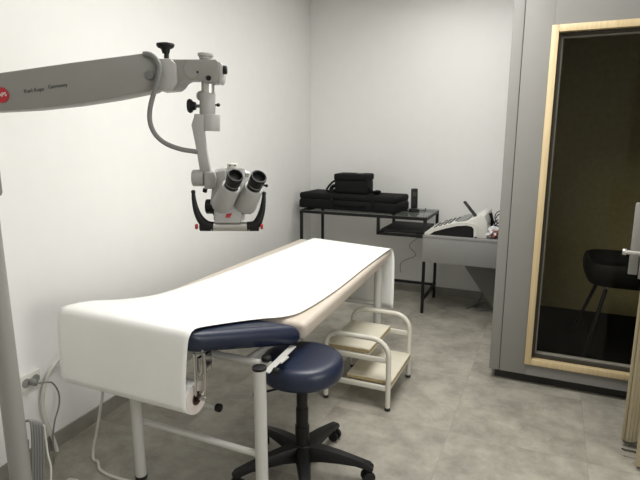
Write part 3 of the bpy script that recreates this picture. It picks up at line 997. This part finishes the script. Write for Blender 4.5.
# ------------------------------------------------------------------ operating microscope on its stand
D = 1.58                                              # metres in front of the camera
def P(x, y, dd=0.0):
    r = FW + RT * (x - 320) / F - UP * (y - 240) / F
    k = (D + dd) / r.dot(NH)
    return Vector((0, 0, H)) + r * k
PX = D / F
pole_foot = P(20, 470); pole_foot.z = 0
mic = thing('operating_microscope', 'white binocular operating microscope on a long swing arm over the couch', 'microscope', tuple(pole_foot))
pv = pole_foot
ARM0 = P(-62, 104)
ptop = Vector((pv.x, pv.y, 1.50))
b = MB(); b.cyl((pv.x, pv.y, 0.09), (pv.x, pv.y, 1.33), 0.0335, 0.031, n=32)
b.build('pole', M['scope_cover'], mic)
b = MB(); b.cyl((pv.x, pv.y, 1.325), (pv.x, pv.y, 1.62), 0.044, n=32, bevel=0.006)
b.build('pole_head', M['scope'], mic)
b = MB(); b.cyl((pv.x, pv.y, 1.225), (pv.x, pv.y, 1.32), 0.047, n=32, bevel=0.012)
b.build('height_collar', M['scope_dark'], mic)
bs = MB()
for k in range(5):
    a = R(30) + k * 2 * math.pi / 5
    d = Vector((math.cos(a), math.sin(a), 0)); sd = Vector((-d.y, d.x, 0)); c0 = Vector((pv.x, pv.y, 0))
    e = c0 + d * 0.25
    bs.hexa([c0 + sd * 0.03 + Vector((0, 0, 0.11)), c0 - sd * 0.03 + Vector((0, 0, 0.11)), e - sd * 0.022 + Vector((0, 0, 0.085)), e + sd * 0.022 + Vector((0, 0, 0.085))],
            [c0 + sd * 0.03 + Vector((0, 0, 0.06)), c0 - sd * 0.03 + Vector((0, 0, 0.06)), e - sd * 0.022 + Vector((0, 0, 0.06)), e + sd * 0.022 + Vector((0, 0, 0.06))], 0.004, 2)
sb = bs.build('stand_base', M['white_metal'], mic)
for k in range(5):
    a = R(30) + k * 2 * math.pi / 5
    q2 = Vector((pv.x, pv.y, 0)) + Vector((math.cos(a), math.sin(a), 0)) * 0.235
    wd = Vector((-math.sin(a), math.cos(a), 0))
    b = MB(); b.cyl(q2 - wd * 0.012 + Vector((0, 0, 0.03)), q2 + wd * 0.012 + Vector((0, 0, 0.03)), 0.03, n=20, bevel=0.004); b.cyl(q2 + Vector((0, 0, 0.03)), q2 + Vector((0, 0, 0.07)), 0.008)
    b.build('caster', M['black_plastic'], sb)

TH = 0.088                                            # arm thickness
def plate(mb, px, dd, th, bev=0.0, seg=2):
    mb.prism([P(x, y, dd) for x, y in px], NH * th, bev, seg)
b = MB(); plate(b, [(-55, 80), (0, 72.5), (70, 62.5), (143, 53), (151, 54), (156, 60), (157, 86), (151, 91), (110, 99), (70, 105), (30, 109.3), (0, 111), (-55, 113)], -TH / 2, TH, 0.006, 2)
arm = b.build('spring_arm', M['scope_arm'], mic)
def dot(mb, x, y, rpx, dd0, dd1, n=28, bev=0.0):
    c = P(x, y, dd0)
    mb.cyl(c, c + NH * (dd1 - dd0), rpx * PX, n=n, bevel=bev)
fy = -TH / 2
b = MB(); dot(b, 149.5, 75, 4.2, fy - 0.006, fy + 0.01, bev=0.002); b.build('pivot_bolt', M['scope_dark'], arm)
b = MB(); dot(b, 0.6, 95, 7.2, fy - 0.0035, fy + 0.005); bdg = b.build('round_badge', M['red'], arm)
adir = (P(143, 53) - P(0, 72.5)).normalized(); aup = NH.cross(adir) * -1
aup = (Vector((0, 0, 1)) - adir * adir.z).normalized()
text_mesh('badge_lettering', 'KAPS', 0.0150, M['white_print'], P(0.6, 95, fy - 0.0042), adir, aup, bdg, 'CENTER')
text_mesh('arm_lettering', 'Karl Kaps', 0.0150, M['dark_print'], P(23.8, 91.6, fy - 0.0008), adir, aup, arm)
text_mesh('arm_lettering', 'Germany', 0.0150, M['dark_print'], P(48, 87.2, fy - 0.0008), adir, aup, arm)

# coupling block at the end of the arm
b = MB(); plate(b, [(156, 58.5), (170, 58), (176, 64), (177, 83), (172, 90), (158, 91)], -0.042, 0.084, 0.006)
b.build('coupling_disc', M['scope'], mic)
b = MB(); plate(b, [(168, 59.2), (216, 59.2), (218.5, 62), (218.5, 81), (216, 83), (206, 83), (202, 81.5), (199, 80), (187, 80), (183, 82.5), (180, 87), (176, 90), (168, 90.5)], -0.034, 0.068, 0.004)
blk = b.build('coupling_block', M['scope_arm'], mic)
b = MB(); dot(b, 191.5, 69, 7.6, -0.0355, -0.03, n=36); b.build('cover_plate', M['scope_cover'], blk)
b = MB(); dot(b, 208.5, 78, 2.4, -0.0365, -0.03); dot(b, 197.5, 72, 0.9, -0.0375, -0.034); b.build('screw', M['black_plastic'], blk)
b = MB(); plate(b, [(218.3, 61.5), (221, 62.5), (222.3, 66), (222.3, 80), (220.5, 83.5), (218.3, 84)], -0.028, 0.056, 0.003)
b.build('end_plate', M['scope'], blk)
b = MB(); b.cyl(P(221.5, 70, -0.012), P(227, 70, -0.012), 4.1 * PX, n=20, bevel=0.003); b.build('clamp_knob', M['black_plastic'], blk)
b = MB(); b.cyl(P(205.5, 59.5), P(205.5, 54.5), 6 * PX, n=28); b.cyl(P(205.5, 57), P(205.5, 53.3), 7.4 * PX, n=28, bevel=0.003); b.build('spindle_cap', M['scope'], blk)
b = MB(); b.cyl(P(166.5, 59), P(166.5, 48), 2.3 * PX); b.lathe([(0, -0.018), (0.010, -0.018), (0.013, -0.006), (0.022, -0.002), (0.026, 0.004), (0.025, 0.009), (0.010, 0.012), (0, 0.012)], P(165.5, 47), n=20)
b.build('tension_knob', M['black_plastic'], mic)
# vertical spindle
b = MB(); b.cyl(P(208, 82), P(208, 95), 6.3 * PX, n=28); b.build('spindle', M['steel'], mic)
b = MB(); b.cyl(P(207.5, 93), P(207.5, 115), 7.6 * PX, n=32, bevel=0.003); slv = b.build('spindle_sleeve', M['scope'], mic)
b = MB(); b.cyl(P(201.5, 96, 0.0), P(201.5, 96, 0.045), 5 * PX, n=20); b.build('sleeve_stop', M['scope'], slv)
b = MB(); b.cyl(P(201, 106), P(193, 106), 1.6 * PX); b.build('knob_stem', M['scope_dark'], slv)
b = MB(); b.lathe([(0, -0.004), (0.011, -0.004), (0.013, 0.004), (0.019, 0.008), (0.021, 0.014), (0.018, 0.019), (0, 0.019)], P(194.5, 106), axis=tuple(-RT), n=20); b.build('star_knob', M['black_plastic'], slv)
b = MB(); b.cyl(P(214, 105), P(218, 105), 0.8 * PX); b.ball(P(218.3, 105), 1.8 * PX); b.build('stop_pin', M['black_plastic'], slv)
# swivel yoke: rounded foot, then the bent arm down to the optics
b = MB()
yk = [P(194, 114.2, -0.03), P(208, 114.2, -0.03)] 
b.hexa([P(194.2, 114, -0.024), P(208, 114, -0.024), P(208, 114, 0.024), P(194.2, 114, 0.024)], [P(193, 131, -0.024), P(208, 131, -0.024), P(208, 131, 0.024), P(193, 131, 0.024)], 0.002, 2)
b.cyl(P(209.5, 114.5), P(209.5, 131), 10.3 * PX, n=36, bevel=0.002)
b.build('yoke_foot', M['scope'], mic)
b = MB(); plate(b, [(194.5, 114.5), (203, 114.5), (203.5, 128), (206, 150), (210, 170), (216, 180), (216, 189), (206, 189), (200, 172), (195.5, 146), (191.2, 125)], -0.036, 0.020, 0.002)
b.build('yoke_arm', M['scope'], mic)
# pivot at the lower end of the yoke arm
b = MB(); b.cyl(P(192.8, 178, -0.02), P(204.5, 178, -0.02), 8.2 * PX, n=32, bevel=0.003); b.build('tilt_knob', M['scope'], mic)
b = MB(); plate(b, [(204, 172), (214, 172), (216, 178), (215, 188), (204, 189.5)], -0.045, 0.05, 0.004); b.build('tilt_bracket', M['scope'], mic)
b = MB(); b.cyl(P(205.3, 188, -0.03), P(204.7, 192.5, -0.03), 2.2 * PX, bevel=0.002); b.build('set_screw', M['black_plastic'], mic)
# optics body
b = MB()
b.hexa([P(217, 169, -0.02), P(244, 166.5, -0.02), P(250, 174, 0.06), P(222, 166, 0.06)],
       [P(213, 221, -0.06), P(241, 221, -0.06), P(245, 221, 0.03), P(216, 221, 0.03)], 0.008, 3)
b.hexa([P(213.5, 172, -0.03), P(226, 169, -0.03), P(226, 168, 0.05), P(216, 168, 0.05)],
       [P(210, 205, -0.04), P(226, 208, -0.05), P(226, 208, 0.04), P(211, 205, 0.04)], 0.006, 3)
b.build('optics_body', M['scope'], mic)
b = MB(); b.hexa([P(217, 203, -0.045), P(243, 203, -0.045), P(244, 203, 0.03), P(218, 203, 0.03)],
                 [P(214.5, 223, -0.070), P(240, 223, -0.070), P(241, 223, 0.03), P(214, 223, 0.03)], 0.004, 2)
fp = b.build('lamp_housing', M['scope'], mic)
b = MB()
b.hexa([P(226.5, 213.8, -0.0600), P(232, 213.2, -0.0593), P(232, 213.2, -0.055), P(226.5, 213.8, -0.055)], [P(225.3, 217.5, -0.0655), P(230, 217.8, -0.066), P(230, 217.8, -0.058), P(225.3, 217.5, -0.058)], 0.0006, 1)
b.build('red_emblem', M['red'], fp)
b = MB(); b.cyl(P(232.5, 169, 0.0), P(232.5, 163.2, 0.0), 5.4 * PX, n=24, bevel=0.003); tk = b.build('top_cap', M['device'], mic)
b = MB(); b.ball(P(229.8, 165.6, -0.016), 0.8 * PX); b.ball(P(235, 165.6, -0.016), 0.8 * PX); b.build('cap_screw', M['black_plastic'], tk)
b = MB(); b.cyl(P(243, 173, 0.0), P(249, 175, 0.0), 3 * PX, n=20); b.build('tube_bridge', M['steel'], mic)
# two eyepiece tubes, leaning up and towards the viewer
def eyepiece(c_top, c_mid, c_low):
    T, Mi, Lo = P(*c_top), P(*c_mid), P(*c_low)
    u = (T - Mi).normalized()
    b = MB(); b.cyl(Lo, Mi + (Mi - Lo).normalized() * -0.001, 11.2 * PX, 9.2 * PX, n=32, bevel=0.004)
    b.cyl(Lo + (Mi - Lo) * 0.55, Mi, 9.9 * PX, 7.2 * PX, n=32)
    tb_ = b.build('eyepiece_tube', M['scope'], mic)
    L = (T - Mi).length
    b = MB()
    b.lathe([(6.9 * PX, -0.002), (7.0 * PX, L * 0.25), (6.7 * PX, L * 0.27), (6.9 * PX, L * 0.5), (7.4 * PX, L * 0.55), (7.6 * PX, L * 0.95), (7.2 * PX, L), (6.3 * PX, L), (5.6 * PX, L * 0.72), (0, L * 0.70)], Mi, axis=tuple(u), n=36)
    cup = b.build('eyecup', M['black_plastic'], tb_)
    b = MB(); b.lathe([(7.05 * PX, L * 0.27), (7.25 * PX, L * 0.29), (7.25 * PX, L * 0.33), (7.05 * PX, L * 0.35)], Mi, axis=tuple(u), n=36)
    b.build('dioptre_ring', M['scope_dark'], tb_)
    b = MB(); b.lathe([(0, L * 0.705), (5.2 * PX, L * 0.705), (5.2 * PX, L * 0.715), (0, L * 0.72)], Mi, axis=tuple(u), n=28)
    b.build('eye_lens', M['lens'], tb_)
    return tb_
eyepiece((235.8, 175.0, -0.112), (231.5, 186.0, -0.080), (222.0, 206.0, -0.030))
e2 = eyepiece((259.2, 176.2, -0.112), (254.0, 187.0, -0.080), (245.0, 206.0, -0.030))
b = MB(); b.cyl(P(263, 185, -0.085), P(266.3, 185.7, -0.085), 0.9 * PX); b.ball(P(266.5, 185.7, -0.085), 1.6 * PX); b.build('adjusting_pin', M['black_plastic'], e2)
# side knobs
b = MB(); b.cyl(P(206, 206.5, -0.01), P(215, 206.5, -0.01), 7.4 * PX, n=28, bevel=0.004); b.cyl(P(214, 208, -0.02), P(219, 208.5, -0.02), 8.0 * PX, n=28, bevel=0.003); b.build('zoom_knob', M['black_plastic'], mic)
b = MB(); b.cyl(P(243, 211.5, -0.02), P(251, 211.5, -0.02), 2.8 * PX, n=24, bevel=0.002); b.build('focus_knob', M['black_plastic'], mic)
# hand grip bar
b = MB(); b.cyl(P(211.5, 226.6, -0.05), P(250, 226.6, -0.05), 4.6 * PX, n=32); b.build('grip_bar', M['steel'], mic)
def grip(path, foot):
    b = MB()
    b.tube([P(x, y, -0.05) for x, y in path], [0.0052, 0.0068, 0.0090, 0.0115, 0.0140, 0.0145, 0.0145], 16, smooth=4)
    b.ball(P(path[0][0], path[0][1], -0.05), 0.0066)
    g = b.build('hand_grip', M['black_plastic'], mic)
    b = MB(); b.cyl(P(foot[0] - 1.2, foot[1], -0.062), P(foot[0] + 1.2, foot[1], -0.062), 2.7 * PX, n=20, bevel=0.002); b.build('grip_button', M['red'], g)
grip([(193.3, 192), (194, 200), (196.2, 210), (200, 218.5), (205, 224), (209, 226), (214, 226.5)], (196.5, 226.6))
grip([(264.0, 193.5), (263.6, 201), (262.2, 210), (259.5, 218.5), (256.5, 224), (252.5, 226), (247.5, 226.5)], (261.8, 226.6))
for xa, xb in ((200, 213.5), (248, 259)):
    b = MB(); b.cyl(P(xa, 226.6, -0.05), P(xb, 226.6, -0.05), 4.5 * PX, n=24, bevel=0.002); b.build('grip_socket', M['black_plastic'], mic)
# light cable looping from the arm to the yoke
b = MB(); b.tube([P(144, 54, -0.046), P(150, 54.5, -0.054), P(156, 59, -0.056), P(159.5, 68, -0.056), P(157.5, 82, -0.058), P(153, 96, -0.058), P(150, 109, -0.056), P(150, 122, -0.054), P(155, 134, -0.05), P(165, 143, -0.046), P(180, 149, -0.04), P(198, 152, -0.03)], 2.3 * PX, 12, smooth=6)
b.build('light_cable', M['grey_cable'], mic)

# ------------------------------------------------------------------ socket and cables on the left wall
def W(y, z, off=0.0):
    return Vector((wall_x(y) + off, y, z))
so = thing('wall_socket', 'white double wall socket low on the left wall behind the couch', 'socket', tuple(W(1.38, 0.33)))
b = MB(); b.hexa([W(1.335, 0.412, 0.001), W(1.435, 0.412, 0.001), W(1.435, 0.412, 0.012), W(1.335, 0.412, 0.012)], [W(1.335, 0.335, 0.001), W(1.435, 0.335, 0.001), W(1.435, 0.335, 0.012), W(1.335, 0.335, 0.012)], 0.003, 2)
sp = b.build('face_plate', M['device'], so)
b = MB(); b.cyl(W(1.362, 0.375, 0.0115), W(1.362, 0.375, 0.0135), 0.020, n=24); b.build('outlet', M['table'], sp)
b = MB(); b.cyl(W(1.408, 0.375, 0.0115), W(1.408, 0.375, 0.0135), 0.020, n=24); b.build('outlet', M['table'], sp)
pg = thing('grey_power_plug', 'grey mains plug with a thin lead pushed into the left wall socket', 'plug', tuple(W(1.40, 0.36, 0.014)))
b = MB(); b.cyl(W(1.385, 0.375, 0.0145), W(1.385, 0.370, 0.045), 0.016, 0.012, n=16, bevel=0.002); b.build('plug_body', M['grey_cable'], pg)
b = MB(); b.tube([W(1.385, 0.370, 0.044), W(1.42, 0.365, 0.07), W(1.455, 0.34, 0.06), W(1.485, 0.28, 0.05), W(1.48, 0.22, 0.05), W(1.45, 0.16, 0.05), W(1.43, 0.08, 0.05), W(1.42, 0.006, 0.06), W(1.38, 0.006, 0.10)], 0.0035, 8, smooth=6)
b.build('lead', M['grey_cable'], pg)
b = MB()
b.tube([(-1.58, 1.62, 0.60), (-1.72, 1.63, 0.55), (-1.88, 1.60, 0.485), (-1.955, 1.53, 0.43), (-1.965, 1.465, 0.375), (-1.965, 1.425, 0.29), (-1.962, 1.42, 0.19), (-1.955, 1.44, 0.09), (-1.945, 1.45, 0.010)], 0.0085, 10, smooth=6)
tag(recentre(b.build('white_hose', M['white_cable'])), 'thick white hose curving down from the couch end near the wall socket', 'hose')
b = MB()
b.tube([(-1.60, 1.54, 0.60), (-1.665, 1.50, 0.42), (-1.70, 1.50, 0.28), (-1.745, 1.50, 0.13), (-1.765, 1.49, 0.04), (-1.75, 1.475, 0.007), (-1.72, 1.47, 0.007), (-1.66, 1.43, 0.007), (-1.55, 1.42, 0.007), (-1.40, 1.44, 0.007)], 0.006, 8, smooth=6)
tag(recentre(b.build('floor_lead', M['white_cable'])), 'pale cable hanging from the couch and curling along the floor by its left leg', 'cable')
# grey cable hank hung on the pole
b = MB()
rng = random.Random(11)
for k in range(5):
    x0 = 30.0 + 2.7 * k
    b.tube([P(25.5, 421, 0.02 + 0.004 * k), P(29 + 1.2 * k, 420.5, 0.02 + 0.004 * k), P(x0 + 1.0, 424 + 0.4 * k, 0.02 + 0.006 * k), P(x0 + 2.4, 440, 0.02 + 0.006 * k), P(x0 + 2.6, 470, 0.02 + 0.006 * k), P(x0 + 2.0, 505, 0.02 + 0.006 * k), P(x0 - 2, 520, 0.03 + 0.006 * k), P(26 + k, 505, 0.05 + 0.003 * k), P(25.5 + k * 0.5, 440, 0.055)], 0.0042, 8, smooth=5)
tag(recentre(b.build('cable_hank', M['grey_cable'])), 'hank of grey cable hung on the white pole at the left edge', 'cable')
b = MB()
b.tube([P(44, 425, 0.14), P(46, 440, 0.14), P(48, 455, 0.13), P(51, 468, 0.12), P(50, 490, 0.10), P(46, 520, 0.10)], 0.0035, 8, smooth=5)
tag(recentre(b.build('thin_white_lead', M['white_cable'])), 'thin white lead hanging beside the hank of grey cable', 'cable')
